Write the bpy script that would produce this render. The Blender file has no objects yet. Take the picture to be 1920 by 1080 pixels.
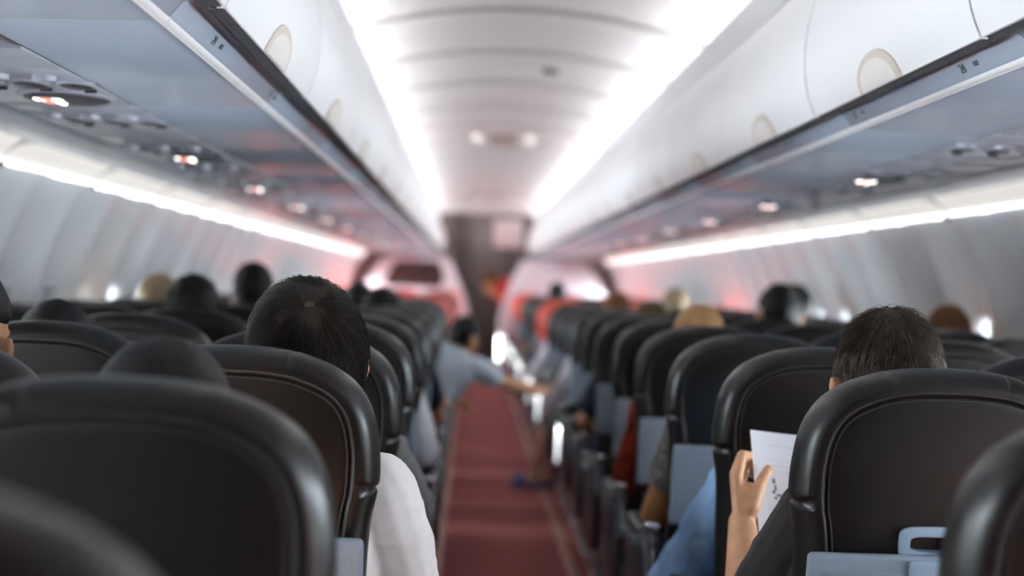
import bpy, bmesh, math, random
from mathutils import Vector, Matrix, Euler
random.seed(7)
C = bpy.context.scene.collection
sc = bpy.context.scene
PI = math.pi

# ------------------------------------------------------------------ materials
def mat(name, col, rough=0.5, metal=0.0, var=0.0, vscale=20.0, bump=0.0, bscale=200.0, spec=0.5, emit=None, estr=0.0, sheen=0.0, sss=0.0, stretch=None, coat=0.0):
    m = bpy.data.materials.new(name); m.use_nodes = True
    nt = m.node_tree; b = nt.nodes['Principled BSDF']
    b.inputs['Base Color'].default_value = (*col, 1)
    b.inputs['Roughness'].default_value = rough
    b.inputs['Metallic'].default_value = metal
    b.inputs['Specular IOR Level'].default_value = spec
    if sheen: b.inputs['Sheen Weight'].default_value = sheen
    if coat: b.inputs['Coat Weight'].default_value = coat; b.inputs['Coat Roughness'].default_value = 0.15
    if sss:
        b.inputs['Subsurface Weight'].default_value = sss
        b.inputs['Subsurface Radius'].default_value = (0.012, 0.005, 0.003)
    if emit:
        b.inputs['Emission Color'].default_value = (*emit, 1); b.inputs['Emission Strength'].default_value = estr
    tc = nt.nodes.new('ShaderNodeTexCoord'); src = tc.outputs['Object']
    if stretch:
        mp = nt.nodes.new('ShaderNodeMapping'); mp.inputs['Scale'].default_value = stretch
        nt.links.new(src, mp.inputs['Vector']); src = mp.outputs['Vector']
    if var:
        n = nt.nodes.new('ShaderNodeTexNoise'); n.inputs['Scale'].default_value = vscale; n.inputs['Detail'].default_value = 4
        nt.links.new(src, n.inputs['Vector'])
        r = nt.nodes.new('ShaderNodeValToRGB')
        r.color_ramp.elements[0].position = 0.3; r.color_ramp.elements[1].position = 0.7
        r.color_ramp.elements[0].color = (*[max(0, c * (1 - var)) for c in col], 1)
        r.color_ramp.elements[1].color = (*[min(1, c * (1 + var)) for c in col], 1)
        nt.links.new(n.outputs['Fac'], r.inputs['Fac']); nt.links.new(r.outputs['Color'], b.inputs['Base Color'])
    if bump:
        n2 = nt.nodes.new('ShaderNodeTexNoise'); n2.inputs['Scale'].default_value = bscale; n2.inputs['Detail'].default_value = 3
        nt.links.new(src, n2.inputs['Vector'])
        bp = nt.nodes.new('ShaderNodeBump'); bp.inputs['Strength'].default_value = bump; bp.inputs['Distance'].default_value = 0.002
        nt.links.new(n2.outputs['Fac'], bp.inputs['Height']); nt.links.new(bp.outputs['Normal'], b.inputs['Normal'])
    return m

M = {}
M['leather'] = mat('black_leather', (0.0062, 0.0050, 0.0039), 0.35, var=0.12, vscale=9, bump=0.12, bscale=260, spec=0.5)
M['leather_red'] = mat('red_leather', (0.70, 0.075, 0.035), 0.45, var=0.1, vscale=9, bump=0.1, bscale=260)
M['stitch'] = mat('dark_thread', (0.05, 0.048, 0.046), 0.5, var=0.1)
M['stitch_red'] = mat('red_thread', (0.4, 0.05, 0.03), 0.5, var=0.1)
M['tray'] = mat('grey_blue_plastic', (0.245, 0.30, 0.36), 0.38, var=0.04, vscale=6, bump=0.05, bscale=400)
M['latch'] = mat('pale_blue_plastic', (0.33, 0.44, 0.55), 0.3, var=0.03, vscale=6)
M['darkplastic'] = mat('charcoal_plastic', (0.035, 0.036, 0.04), 0.35, var=0.08, vscale=12)
M['shield'] = mat('slate_plastic', (0.040, 0.042, 0.048), 0.35, var=0.08, vscale=8)
M['pocket'] = mat('black_fabric', (0.016, 0.016, 0.017), 0.85, var=0.15, vscale=60)
M['metal'] = mat('satin_metal', (0.62, 0.62, 0.63), 0.25, metal=1.0, var=0.05)
M['carpet'] = mat('red_carpet', (0.31, 0.095, 0.092), 0.95, var=0.22, vscale=220, bump=0.6, bscale=500, spec=0.1)
M['track'] = mat('copper_track', (0.42, 0.20, 0.13), 0.38, metal=0.35, var=0.15, vscale=5)
M['bin'] = mat('bin_white', (0.74, 0.73, 0.725), 0.34, var=0.015, vscale=4, spec=0.45)
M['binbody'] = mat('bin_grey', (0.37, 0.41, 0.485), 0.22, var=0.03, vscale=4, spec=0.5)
M['rail'] = mat('rail_white', (0.86, 0.84, 0.83), 0.3, var=0.015, vscale=4)
M['groove'] = mat('groove_grey', (0.20, 0.20, 0.21), 0.4, var=0.05, vscale=8)
M['latchtan'] = mat('latch_tan', (0.52, 0.45, 0.38), 0.4, var=0.03)
M['latchface'] = mat('latch_cream', (0.66, 0.61, 0.56), 0.35, var=0.03)
M['psu'] = mat('psu_grey', (0.43, 0.435, 0.485), 0.24, var=0.03, vscale=6, spec=0.5)
M['lens'] = mat('smoked_lens', (0.035, 0.032, 0.034), 0.45, var=0.05)
M['lensgrey'] = mat('grey_lens', (0.055, 0.05, 0.054), 0.5, var=0.04)
M['clearlens'] = mat('pale_lens', (0.30, 0.35, 0.42), 0.25, var=0.03)
M['seal'] = mat('rubber_seal', (0.03, 0.03, 0.032), 0.6, var=0.1)
M['ceil'] = mat('ceiling_panel', (0.88, 0.855, 0.85), 0.5, var=0.012, vscale=3, spec=0.3)
M['cove'] = mat('cove_grey', (0.66, 0.65, 0.655), 0.45, var=0.012, vscale=3)
M['wall'] = mat('sidewall_panel', (0.88, 0.88, 0.895), 0.27, var=0.015, vscale=3, spec=0.5)
M['hull'] = mat('hull_dark', (0.25, 0.25, 0.25), 0.8, var=0.1)
M['shade'] = mat('shade_white', (0.72, 0.72, 0.73), 0.45, var=0.02)
M['front'] = mat('galley_taupe', (0.24, 0.195, 0.195), 0.5, var=0.06, vscale=4)
M['bulk'] = mat('bulkhead_white', (0.72, 0.70, 0.74), 0.4, var=0.02, vscale=3)
M['darkpanel'] = mat('dark_panel', (0.035, 0.022, 0.018), 0.35, var=0.2, vscale=5)
M['palepanel'] = mat('pale_panel', (0.80, 0.75, 0.75), 0.4, var=0.03)
M['print'] = mat('placard_ink', (0.10, 0.10, 0.11), 0.6, var=0.05)
M['redstrip'] = mat('strip_red', (0.75, 0.09, 0.05), 0.45, var=0.05)
M['lamp'] = mat('cove_lamp', (0.9, 0.9, 0.9), 0.5, emit=(0.95, 0.965, 1.0), estr=7.2)
M['diff'] = mat('diffuser_glow', (0.40, 0.385, 0.365), 0.45, emit=(1.0, 0.955, 0.895), estr=0.38)
M['tube'] = mat('tube_glow', (0.85, 0.85, 0.85), 0.4, emit=(0.95, 0.97, 1.0), estr=2.0)
M['iconw'] = mat('icon_white', (0.9, 0.9, 0.9), 0.4, emit=(1.0, 0.93, 0.90), estr=4.0)
M['iconr'] = mat('icon_red', (0.8, 0.2, 0.15), 0.4, emit=(1.0, 0.30, 0.24), estr=0.7)
M['exitbody'] = mat('exit_plate', (0.52, 0.44, 0.40), 0.4, var=0.03)
M['exittext'] = mat('exit_letter', (0.25, 0.13, 0.10), 0.5, var=0.05)
M['exitlamp'] = mat('emergency_lamp', (0.8, 0.78, 0.75), 0.3, emit=(1.0, 0.95, 0.9), estr=0.35)
M['paper'] = mat('magazine_paper', (0.76, 0.77, 0.82), 0.55, var=0.02, vscale=10)
M['inkgrey'] = mat('ink_grey', (0.62, 0.63, 0.68), 0.6, var=0.05)
M['inkdark'] = mat('ink_dark', (0.14, 0.14, 0.17), 0.6, var=0.2, vscale=200)
M['inkphoto'] = mat('ink_beige', (0.60, 0.56, 0.56), 0.6, var=0.08, vscale=25)
M['skin'] = mat('skin_tan', (0.60, 0.32, 0.175), 0.48, var=0.10, vscale=35, bump=0.15, bscale=150, sss=0.12)
M['skin_pale'] = mat('skin_light', (0.60, 0.36, 0.24), 0.5, var=0.08, vscale=30, sss=0.1)
M['skin_deep'] = mat('skin_brown', (0.42, 0.19, 0.07), 0.5, var=0.1, vscale=30, sss=0.08)
def hairmat(n, c, v=0.35): return mat(n, c, 0.6, var=v, vscale=60, spec=0.3)
M['hair_black'] = hairmat('hair_black', (0.006, 0.005, 0.0045))
M['hair_brown'] = hairmat('hair_dark_brown', (0.016, 0.0098, 0.0058))
M['hair_greying'] = hairmat('hair_greying', (0.046, 0.031, 0.020))
M['hair_grey'] = hairmat('hair_grey_strand', (0.20, 0.17, 0.14))
M['whorl'] = hairmat('hair_whorl', (0.040, 0.024, 0.013), 0.2)
M['hair_tan'] = hairmat('hair_tan', (0.42, 0.24, 0.105), 0.2)
M['hair_blond'] = hairmat('hair_blond', (0.33, 0.24, 0.15), 0.2)
M['hair_olive'] = hairmat('hair_olive', (0.09, 0.065, 0.025), 0.2)
M['hair_chestnut'] = hairmat('hair_chestnut', (0.13, 0.05, 0.014), 0.2)
M['eye'] = mat('eye_white', (0.8, 0.8, 0.78), 0.2, var=0.02)
def cloth(n, c, var=0.08, vs=40): return mat(n, c, 0.85, var=var, vscale=vs, bump=0.25, bscale=700, spec=0.2, sheen=0.1)
M['white_tee'] = cloth('white_cotton', (0.90, 0.87, 0.85), 0.03, 12)
M['black_tee'] = cloth('black_cotton', (0.024, 0.022, 0.021))
M['denim'] = mat('blue_denim', (0.27, 0.45, 0.70), 0.85, var=0.22, vscale=18, bump=0.3, bscale=600, spec=0.2, stretch=(1.5, 1.5, 0.5))
M['jeans'] = mat('dark_denim', (0.03, 0.045, 0.08), 0.85, var=0.2, vscale=18, spec=0.2)
M['pattern_tee'] = mat('grey_patterned_cotton', (0.15, 0.14, 0.13), 0.85, var=0.85, vscale=70, spec=0.2)
M['red_knit'] = mat('rust_red_knit', (0.23, 0.030, 0.012), 0.9, var=0.6, vscale=22, spec=0.2)
M['grey_knit'] = cloth('grey_knit', (0.16, 0.16, 0.155))
M['paleblue'] = cloth('pale_blue_cotton', (0.55, 0.64, 0.72), 0.1, 15)
M['white_shirt'] = cloth('white_shirt', (0.78, 0.79, 0.84), 0.03, 12)
M['red_uniform'] = cloth('red_uniform', (0.62, 0.04, 0.025))
M['navy'] = cloth('navy_cotton', (0.025, 0.03, 0.05))
M['blue_rubber'] = mat('blue_rubber', (0.05, 0.10, 0.32), 0.5, var=0.1)
M['shoe'] = mat('black_shoe', (0.02, 0.02, 0.02), 0.4, var=0.1)

def glassmat():
    m = bpy.data.materials.new('window_acrylic'); m.use_nodes = True
    nt = m.node_tree; nt.nodes.clear()
    o = nt.nodes.new('ShaderNodeOutputMaterial'); mx = nt.nodes.new('ShaderNodeMixShader')
    t = nt.nodes.new('ShaderNodeBsdfTransparent'); g = nt.nodes.new('ShaderNodeBsdfGlossy')
    t.inputs['Color'].default_value = (0.93, 0.96, 0.97, 1); g.inputs['Roughness'].default_value = 0.03
    fr = nt.nodes.new('ShaderNodeFresnel'); fr.inputs['IOR'].default_value = 1.4
    nt.links.new(fr.outputs['Fac'], mx.inputs['Fac']); nt.links.new(t.outputs[0], mx.inputs[1]); nt.links.new(g.outputs[0], mx.inputs[2])
    nt.links.new(mx.outputs[0], o.inputs['Surface'])
    return m
M['glass'] = glassmat()

# ------------------------------------------------------------------ mesh helpers
class MB:
    def __init__(s): s.v = []; s.f = []
    def add(s, vs, fs):
        k = len(s.v); s.v += [tuple(p) for p in vs]; s.f += [tuple(i + k for i in f) for f in fs]; return s
    def rbox(s, c, size, bev=0.01, seg=3, fn=None):
        bm = bmesh.new(); bmesh.ops.create_cube(bm, size=1.0)
        for v in bm.verts: v.co = Vector((v.co.x * size[0], v.co.y * size[1], v.co.z * size[2]))
        if bev > 0: bmesh.ops.bevel(bm, geom=list(bm.edges), offset=min(bev, 0.49 * min(size)), segments=seg, profile=0.5, affect='EDGES')
        bm.verts.ensure_lookup_table(); bm.verts.index_update()
        vs = [Vector(c) + v.co for v in bm.verts]
        if fn: vs = [fn(p) for p in vs]
        s.add(vs, [[v.index for v in f.verts] for f in bm.faces]); bm.free(); return s
    def loft(s, rings, closed=True, cap0=False, cap1=False):
        n = len(rings[0]); vs = [p for r in rings for p in r]; fs = []
        for i in range(len(rings) - 1):
            for j in range(n if closed else n - 1):
                a = i * n + j; b = i * n + (j + 1) % n
                fs.append((a, b, b + n, a + n))
        if cap0: fs.append(tuple(range(n - 1, -1, -1)))
        if cap1: fs.append(tuple((len(rings) - 1) * n + j for j in range(n)))
        return s.add(vs, fs)
    def tube(s, path, r, n=8, cap=True):
        path = [Vector(p) for p in path]; rs = r if isinstance(r, (list, tuple)) else [r] * len(path)
        rings = []; up = None
        for i, p in enumerate(path):
            t = (path[min(i + 1, len(path) - 1)] - path[max(i - 1, 0)])
            t = t.normalized() if t.length > 1e-9 else Vector((0, 0, 1))
            if up is None:
                up = Vector((0, 0, 1)) if abs(t.z) < 0.9 else Vector((1, 0, 0))
            a = t.cross(up); a = a.normalized() if a.length > 1e-6 else t.orthogonal().normalized()
            b = a.cross(t).normalized(); up = b
            rings.append([p + (a * math.cos(q) + b * math.sin(q)) * rs[i] for q in [2 * PI * k / n for k in range(n)]])
        return s.loft(rings, True, cap, cap)
    def cyl(s, c, axis, r, h, n=24, bev=0.0):
        ax = Vector(axis).normalized(); c = Vector(c)
        if bev: return s.tube([c - ax * h / 2, c - ax * (h / 2), c - ax * (h / 2 - bev), c + ax * (h / 2 - bev), c + ax * (h / 2)], [r - bev, r - bev, r, r, r - bev], n)
        return s.tube([c - ax * h / 2, c + ax * h / 2], r, n)
    def ell(s, c, rad, R=None, nu=20, nv=14):
        c = Vector(c); vs = []; fs = []
        for i in range(nv + 1):
            th = PI * i / nv
            for j in range(nu):
                ph = 2 * PI * j / nu
                p = Vector((rad[0] * math.sin(th) * math.cos(ph), rad[1] * math.sin(th) * math.sin(ph), rad[2] * math.cos(th)))
                vs.append(c + (R @ p if R else p))
        for i in range(nv):
            for j in range(nu):
                a = i * nu + j; b = i * nu + (j + 1) % nu
                fs.append((a + nu, b + nu, b, a))
        return s.add(vs, fs)
    def cap(s, p0, r0, p1, r1, n=16):
        p0 = Vector(p0); p1 = Vector(p1); d = (p1 - p0); L = d.length; t = d / L if L > 1e-9 else Vector((0, 0, 1))
        path = []; rs = []
        for k in range(5): a = PI / 2 * k / 4.5; path.append(p0 - t * r0 * math.cos(a)); rs.append(max(1e-4, r0 * math.sin(a)))
        for k in range(4): q = k / 3; path.append(p0.lerp(p1, q)); rs.append(r0 + (r1 - r0) * q)
        for k in range(4, -1, -1): a = PI / 2 * k / 4.5; path.append(p1 + t * r1 * math.cos(a)); rs.append(max(1e-4, r1 * math.sin(a)))
        return s.tube(path, rs, n)
    def chain(s, pts, n=14):   # [(p, r), ...] a chain of tapered capsules
        for (a, ra), (b, rb) in zip(pts, pts[1:]): s.cap(a, ra, b, rb, n)
        return s
    def mesh(s, name, m, smooth=True, angle=40):
        me = bpy.data.meshes.new(name); me.from_pydata(s.v, [], s.f); me.validate(); me.update()
        bm = bmesh.new(); bm.from_mesh(me); bmesh.ops.recalc_face_normals(bm, faces=bm.faces); bm.to_mesh(me); bm.free()
        me.materials.append(m)
        if smooth:
            me.polygons.foreach_set('use_smooth', [True] * len(me.polygons))
            try: me.set_sharp_from_angle(angle=math.radians(angle))
            except Exception: pass
        return me
    def build(s, name, m, parent=None, smooth=True, angle=40):
        return link(name, s.mesh(name, m, smooth, angle), parent)

def link(name, data, parent=None):
    o = bpy.data.objects.new(name, data); C.objects.link(o)
    if parent: o.parent = parent
    return o
def tag(o, label=None, cat=None, group=None, kind=None):
    if label: o['label'] = label
    if cat: o['category'] = cat
    if group: o['group'] = group
    if kind: o['kind'] = kind
    return o
def empty(name, loc=(0, 0, 0), label=None, cat=None, group=None):
    o = bpy.data.objects.new(name, None); C.objects.link(o); o.location = loc; o.empty_display_size = 0.1
    return tag(o, label, cat, group)
def struct(o): o['kind'] = 'structure'; return o
def copy_tree(o, parent=None):
    c = o.copy(); C.objects.link(c)
    if parent: c.parent = parent
    for ch in list(o.children): copy_tree(ch, c)
    return c
def spline(pts, k=5):
    P = [Vector(p) for p in pts]; out = []
    for i in range(len(P) - 1):
        a = P[max(i - 1, 0)]; b = P[i]; c = P[i + 1]; d = P[min(i + 2, len(P) - 1)]
        for j in range(k):
            t = j / k
            out.append(0.5 * ((2 * b) + (c - a) * t + (2 * a - 5 * b + 4 * c - d) * t * t + (3 * b - a - 3 * c + d) * t ** 3))
    out.append(P[-1]); return out
def blob(mb, voxel, smooth=5, m=None, name='body', noise=None):
    """one continuous skin over overlapping closed shapes"""
    me = bpy.data.meshes.new('tmp'); me.from_pydata(mb.v, [], mb.f); me.update()
    bm = bmesh.new(); bm.from_mesh(me); bmesh.ops.recalc_face_normals(bm, faces=bm.faces); bm.to_mesh(me); bm.free()
    o = bpy.data.objects.new('tmp', me); C.objects.link(o)
    r = o.modifiers.new('r', 'REMESH'); r.mode = 'VOXEL'; r.voxel_size = voxel; r.use_smooth_shade = True
    if smooth:
        s = o.modifiers.new('s', 'SMOOTH'); s.factor = 0.5; s.iterations = smooth
    dg = bpy.context.evaluated_depsgraph_get(); dg.update()
    out = bpy.data.meshes.new_from_object(o.evaluated_get(dg))
    bpy.data.objects.remove(o); bpy.data.meshes.remove(me)
    out.name = name; out.materials.clear(); out.materials.append(m)
    if noise:
        from mathutils import noise as nz
        amp, fr = noise; out.update()
        nrm = [v.normal.copy() for v in out.vertices]
        for v, nn in zip(out.vertices, nrm):
            p = v.co
            w = nz.noise(Vector((p.x * fr[0], p.y * fr[1], p.z * fr[2])))
            w2 = 1 - abs(nz.noise(Vector((p.x * fr[0] * 1.7 + 5, p.y * fr[1] * 1.7, p.z * fr[2] * 1.7)))) * 2
            v.co = p + nn * amp * (w + 0.6 * w2)
    out.polygons.foreach_set('use_smooth', [True] * len(out.polygons)); out.update()
    return out
ORD = ['first', 'second', 'third', 'fourth', 'fifth', 'sixth', 'seventh', 'eighth', 'ninth', 'tenth', 'eleventh', 'twelfth', 'thirteenth', 'fourteenth', 'fifteenth', 'sixteenth', 'seventeenth', 'eighteenth', 'nineteenth', 'twentieth', 'twenty-first', 'twenty-second', 'twenty-third', 'twenty-fourth', 'twenty-fifth', 'twenty-sixth', 'twenty-seventh', 'twenty-eighth']

# ------------------------------------------------------------------ camera
f = 2667.0
a_ = Vector((-78, 10, -f)).normalized()
th = math.radians(2.0)
c_ = Vector((math.sin(th), math.cos(th), 0)); c_ = (c_ - a_ * c_.dot(a_)).normalized()
x_ = a_.cross(c_)
R3 = Matrix((x_, a_, c_))
cd = bpy.data.cameras.new('camera'); cam = bpy.data.objects.new('camera', cd); C.objects.link(cam)
cam.matrix_world = Matrix.Translation((-0.196, 0, 1.28)) @ R3.to_4x4()
cd.sensor_width = 36; cd.lens = f / 1920 * 36; cd.clip_start = 0.02
cd.dof.use_dof = True; cd.dof.focus_distance = 2.42; cd.dof.aperture_fstop = 1.8
sc.camera = cam
CAMINV = cam.matrix_world.inverted()
def inframe(pts, margin=40):
    xs = []; ys = []
    for p in pts:
        q = CAMINV @ Vector(p)
        if q.z > -0.05: return True if q.z > 0 and False else None
        xs.append(960 + f * q.x / -q.z); ys.append(540 - f * q.y / -q.z)
    return max(xs) > -margin and min(xs) < 1920 + margin and max(ys) > -margin and min(ys) < 1080 + margin

Y0, Y1 = -1.6, 21.0          # cabin from behind the camera to the front wall
PITCH, ROW0 = 0.737, 2.22
SEATX = (0.56, 1.07, 1.58)
# ------------------------------------------------------------------ floor, walls, ceiling
fl = MB(); fl.rbox((0, (Y0 + Y1) / 2, -0.02), (3.8, Y1 - Y0, 0.04), 0); struct(fl.build('floor', M['carpet'], smooth=False))
for k, s in enumerate((-1, 1)):
    t = MB(); t.rbox((s * 0.305, (Y0 + 19.0) / 2 + 0.0, 0.006), (0.045, 19.0 - Y0, 0.012), 0.004, 2)
    struct(t.build('trim_%d' % (k + 1), M['track']))

WPROF = [(-0.01, 1.70), (0.12, 1.76), (0.4, 1.835), (0.7, 1.862), (0.95, 1.858), (1.12, 1.835), (1.3, 1.79), (1.45, 1.735), (1.605, 1.662)]
def wallx(z):
    for (z0, x0), (z1, x1) in zip(WPROF, WPROF[1:]):
        if z <= z1 or z1 == WPROF[-1][0]:
            t = (z - z0) / (z1 - z0); return x0 + (x1 - x0) * t
    return WPROF[-1][1]
WZ = spline([(z, x, 0) for z, x in WPROF], 4)
def wallxs(z):
    for p, q in zip(WZ, WZ[1:]):
        if z <= q.x or q is WZ[-1]:
            t = (z - p.x) / (q.x - p.x); return p.y + (q.y - p.y) * t
WP = 0.535                       # window pitch
WY = [0.30 + WP * k for k in range(36)]
WZC, WHW, WHH = 1.045, 0.115, 0.17
def rrect(hw, hh, r, n):         # rounded rectangle, n points, starting on +u axis
    pts = []
    for k in range(n):
        a = 2 * PI * k / n; c, s = math.cos(a), math.sin(a)
        e = 0.42
        pts.append((hw * math.copysign(abs(c) ** e, c), hh * math.copysign(abs(s) ** e, s)))
    return pts
def scallop(dy, z):              # rounded bay pushed outward round every window, a rib at every frame
    u = abs(dy) / (WP / 2)
    rib = 0.5 - 0.5 * math.cos(PI * min(1, u) ** 1.7)
    lim = max(0.25, min(1, (1.62 - z) / 0.3)) * max(0, min(1, (z - 0.55) / 0.2))
    return 0.042 * (1 - rib) * lim
for s, nm in ((-1, 'left'), (1, 'right')):
    w = MB(); N = 48
    zb, zt = WZ[0].x, WZ[-1].x
    for yc in WY:
        inner = rrect(WHW, WHH, 0, N)
        rings = []; CORN = {}
        for cu in (-WP / 2, WP / 2):
            for cv_ in (zb - WZC, zt - WZC):
                def mis(p):
                    m_ = max(abs(p[0]) / (WP / 2), abs(p[1]) / ((zt - WZC) if p[1] > 0 else (WZC - zb)))
                    return (p[0] / m_ - cu) ** 2 + (p[1] / m_ - cv_) ** 2
                CORN[min(inner, key=mis)] = (cu, cv_)
        for q in (0.0, 0.06, 0.2, 0.4, 0.62, 0.82, 1.0):
            ring = []
            for (u, v) in inner:
                m_ = max(abs(u) / (WP / 2), abs(v) / ((zt - WZC) if v > 0 else (WZC - zb)))
                eu, ev = u / m_, v / m_
                eu, ev = CORN.get((u, v), (eu, ev))
                y = u + (eu - u) * q; z = WZC + v + (ev - v) * q
                rec = 0.03 * max(0, 1 - q / 0.12)
                ring.append((s * (wallxs(z) + scallop(y, z) + rec), yc + y, z))
            rings.append(ring)
        w.loft(rings)
    ya, yb = WY[0] - WP / 2, WY[-1] + WP / 2
    for (p, q) in ((Y0, ya), (yb, Y1)):
        w.loft([[(s * pt.y, p, pt.x) for pt in WZ], [(s * pt.y, q, pt.x) for pt in WZ]], closed=False)
    up = [(1.662, 1.605), (1.75, 1.62), (1.75, 2.1), (1.3, 2.62), (0, 2.68)]
    w.loft([[(s * x, Y0, z) for x, z in up], [(s * x, Y1, z) for x, z in up]], closed=False)
    struct(w.build('wall_' + nm, M['wall'], angle=60))
r_ = MB(); r_.rbox((0, Y0 - 0.02, 1.3), (3.9, 0.04, 2.7), 0); struct(r_.build('wall_rear', M['front'], smooth=False))

# windows: bezel, pane, pull-down shade; most shades are down
OPEN_L = {k: 0.0 for k in range(0, 36)}; OPEN_L.update({k: 0.2 for k in range(0, 11)}); OPEN_L.update({7: 0.7, 8: 0.85, 9: 0.85, 10: 0.8, 11: 0.5, 15: 1.0, 19: 0.6, 23: 0.3})
OPEN_R = {k: 0.0 for k in range(0, 36)}; OPEN_R.update({k: 0.22 for k in range(0, 8)}); OPEN_R.update({8: 0.4, 9: 0.8, 12: 0.5, 16: 1.0, 21: 0.3})
def wmap(s, y, u, v, d):
    z = WZC + v
    return (s * (wallxs(z) + 0.042 + 0.03 + d), y + u, z)
wn = 0
for s in (-1, 1):
    for k, y in enumerate(WY):
        wn += 1
        b = MB(); rings = []
        for (g, d) in ((0.0, -0.028), (-0.006, -0.012), (-0.012, 0.0), (-0.014, 0.03), (0.012, 0.03), (0.012, -0.02)):
            rings.append([wmap(s, y, u, v, d) for u, v in rrect(WHW + g, WHH + g, 0, 40)])
        rings.append(rings[0]); b.loft(rings)
        wo = struct(b.build('window_%d' % wn, M['shade']))
        p = MB(); o_ = rrect(WHW - 0.004, WHH - 0.004, 0, 40)
        p.loft([[wmap(s, y, u, v, 0.022) for u, v in o_], [wmap(s, y, u, v, 0.026) for u, v in o_]], True, True, True)
        p.build('pane', M['glass'], wo, smooth=False)
        op = (OPEN_L if s < 0 else OPEN_R).get(k, 1.0)
        if op > 0:
            hh = WHH - 0.004; z1 = hh; z0 = hh - 2 * hh * op
            sd = MB(); pts = [(u, max(z0, v)) for u, v in o_]
            sd.loft([[wmap(s, y, u, v, 0.008) for u, v in pts], [wmap(s, y, u, v, 0.012) for u, v in pts]], True, True, True)
            if op < 0.95: sd.rbox(wmap(s, y, 0, z0 + 0.008, 0.006), (0.008, 0.16, 0.012), 0.003, 2)
            sd.build('window_shade', M['shade'], wo, smooth=False)
        if op < 0.95:      # guides the sampling of the daylight that comes in through the pane
            pd = bpy.data.lights.new('daylight_portal', 'AREA'); pd.shape = 'RECTANGLE'; pd.size = 0.36; pd.size_y = 0.25
            pd.cycles.is_portal = True
            po = bpy.data.objects.new('daylight_portal', pd); C.objects.link(po)
            po.location = (s * 1.965, y, WZC); po.rotation_euler = (0, s * PI / 2, 0)

# ceiling: arched panels with shadow gaps and rounded corners
def ceilz(x): return 2.495 - 0.115 * (x / 0.77) ** 2
CL = 1.14
CPY = [6.36 + CL * k for k in range(-7, 12)]
for y in CPY:
    g = MB(); L = CL; NX, NY = 40, 14; hw = 0.90; rc = 0.14
    grid = []
    for j in range(NY + 1):
        v = -1 + 2 * j / NY; v = math.copysign(1 - (1 - abs(v)) ** 1.6, v)
        row = []
        for i in range(NX + 1):
            x = -hw + 2 * hw * i / NX
            hl = L / 2 - 0.007
            ex = abs(x) - (hw - rc)
            if ex > 0: hl = hl - rc + math.sqrt(max(0, rc * rc - ex * ex))
            yy = v * hl
            d = hl - abs(yy)
            lift = 0.020 * max(0, 1 - d / 0.03) ** 2
            row.append((x, y + L / 2 + yy, ceilz(x) + lift + 0.012 * v))
        grid.append(row)
    g.loft(grid, closed=False)
    struct(g.build('ceiling', M['ceil']))
back = MB(); bp_ = [(-0.95, 2.43), (-0.5, 2.50), (0, 2.545), (0.5, 2.50), (0.95, 2.43)]; back.loft([[(x, Y0, z) for x, z in bp_], [(x, Y1, z) for x, z in bp_]], closed=False)
struct(back.build('ceiling_backing', M['cove']))
# cove ledges with their lamps
for s, n1, n2 in ((-1, 3, 5), (1, 4, 6)):
    cv = MB()
    pr = [(0.646, 2.085), (0.643, 2.12), (0.648, 2.17), (0.654, 2.195), (0.658, 2.207), (0.665, 2.209), (0.672, 2.20), (0.69, 2.19), (0.93, 2.19), (0.93, 2.44), (0.96, 2.44), (0.96, 2.085)]
    cv.loft([[(s * x, Y0, z) for x, z in pr], [(s * x, 19.75, z) for x, z in pr]], True, True, True)
    struct(cv.build('trim_%d' % n1, M['cove']))
    k = 0
    y = 2.1
    while y < 19.3:
        k += 1
        l = MB(); l.rbox((s * 0.722, y + 0.6, 2.222), (0.035, 1.16, 0.018), 0.006, 2)
        o = l.build('cove_lamp', M['lamp'])
        tag(o, 'white light strip hidden in the %s ceiling cove' % ('left' if s < 0 else 'right'), 'light strip', 'ceiling light strips on the %s' % ('left' if s < 0 else 'right'))
        y += 1.2

# ------------------------------------------------------------------ overhead bins
BL = 1.07
BY = [2.2 + BL * k for k in range(-3, 17)]
def bezier(a, b, c, d, n):
    return [((1 - t) ** 3 * a[0] + 3 * (1 - t) ** 2 * t * b[0] + 3 * (1 - t) * t * t * c[0] + t ** 3 * d[0],
             (1 - t) ** 3 * a[1] + 3 * (1 - t) ** 2 * t * b[1] + 3 * (1 - t) * t * t * c[1] + t ** 3 * d[1]) for t in [i / n for i in range(n + 1)]]
DOOR = bezier((0.586, 1.690), (0.530, 1.80), (0.560, 1.99), (0.644, 2.078), 16)
def door_pt(q):   # point and outward normal on the door section, q in 0..1
    i = min(15, int(q * 16)); t = q * 16 - i
    a, b = DOOR[i], DOOR[i + 1]; p = (a[0] + (b[0] - a[0]) * t, a[1] + (b[1] - a[1]) * t)
    d = Vector((b[0] - a[0], b[1] - a[1])).normalized(); return p, (-d.y, d.x)
def extrude(prof, y0, y1, s, edge=0.004):
    """closed section swept along the cabin with softened ends"""
    cx = sum(p[0] for p in prof) / len(prof); cz = sum(p[1] for p in prof) / len(prof)
    def ring(y, k): return [(s * (cx + (x - cx) * k), y, cz + (z - cz) * k) for x, z in prof]
    m = MB(); m.loft([ring(y0, 0.985), ring(y0 + edge, 1), ring(y1 - edge, 1), ring(y1, 0.985)], True, True, True); return m
BODY = [(0.600, 1.700), (0.612, 1.708), (0.636, 1.704), (0.652, 1.694), (0.664, 1.680), (0.670, 1.671), (0.677, 1.667), (0.686, 1.6665), (0.694, 1.666), (0.72, 1.664), (0.80, 1.661), (0.90, 1.6585), (0.972, 1.657), (0.972, 1.72), (1.28, 1.74), (1.28, 2.05), (0.66, 2.07), (0.61, 2.0), (0.598, 1.85)]
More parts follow.
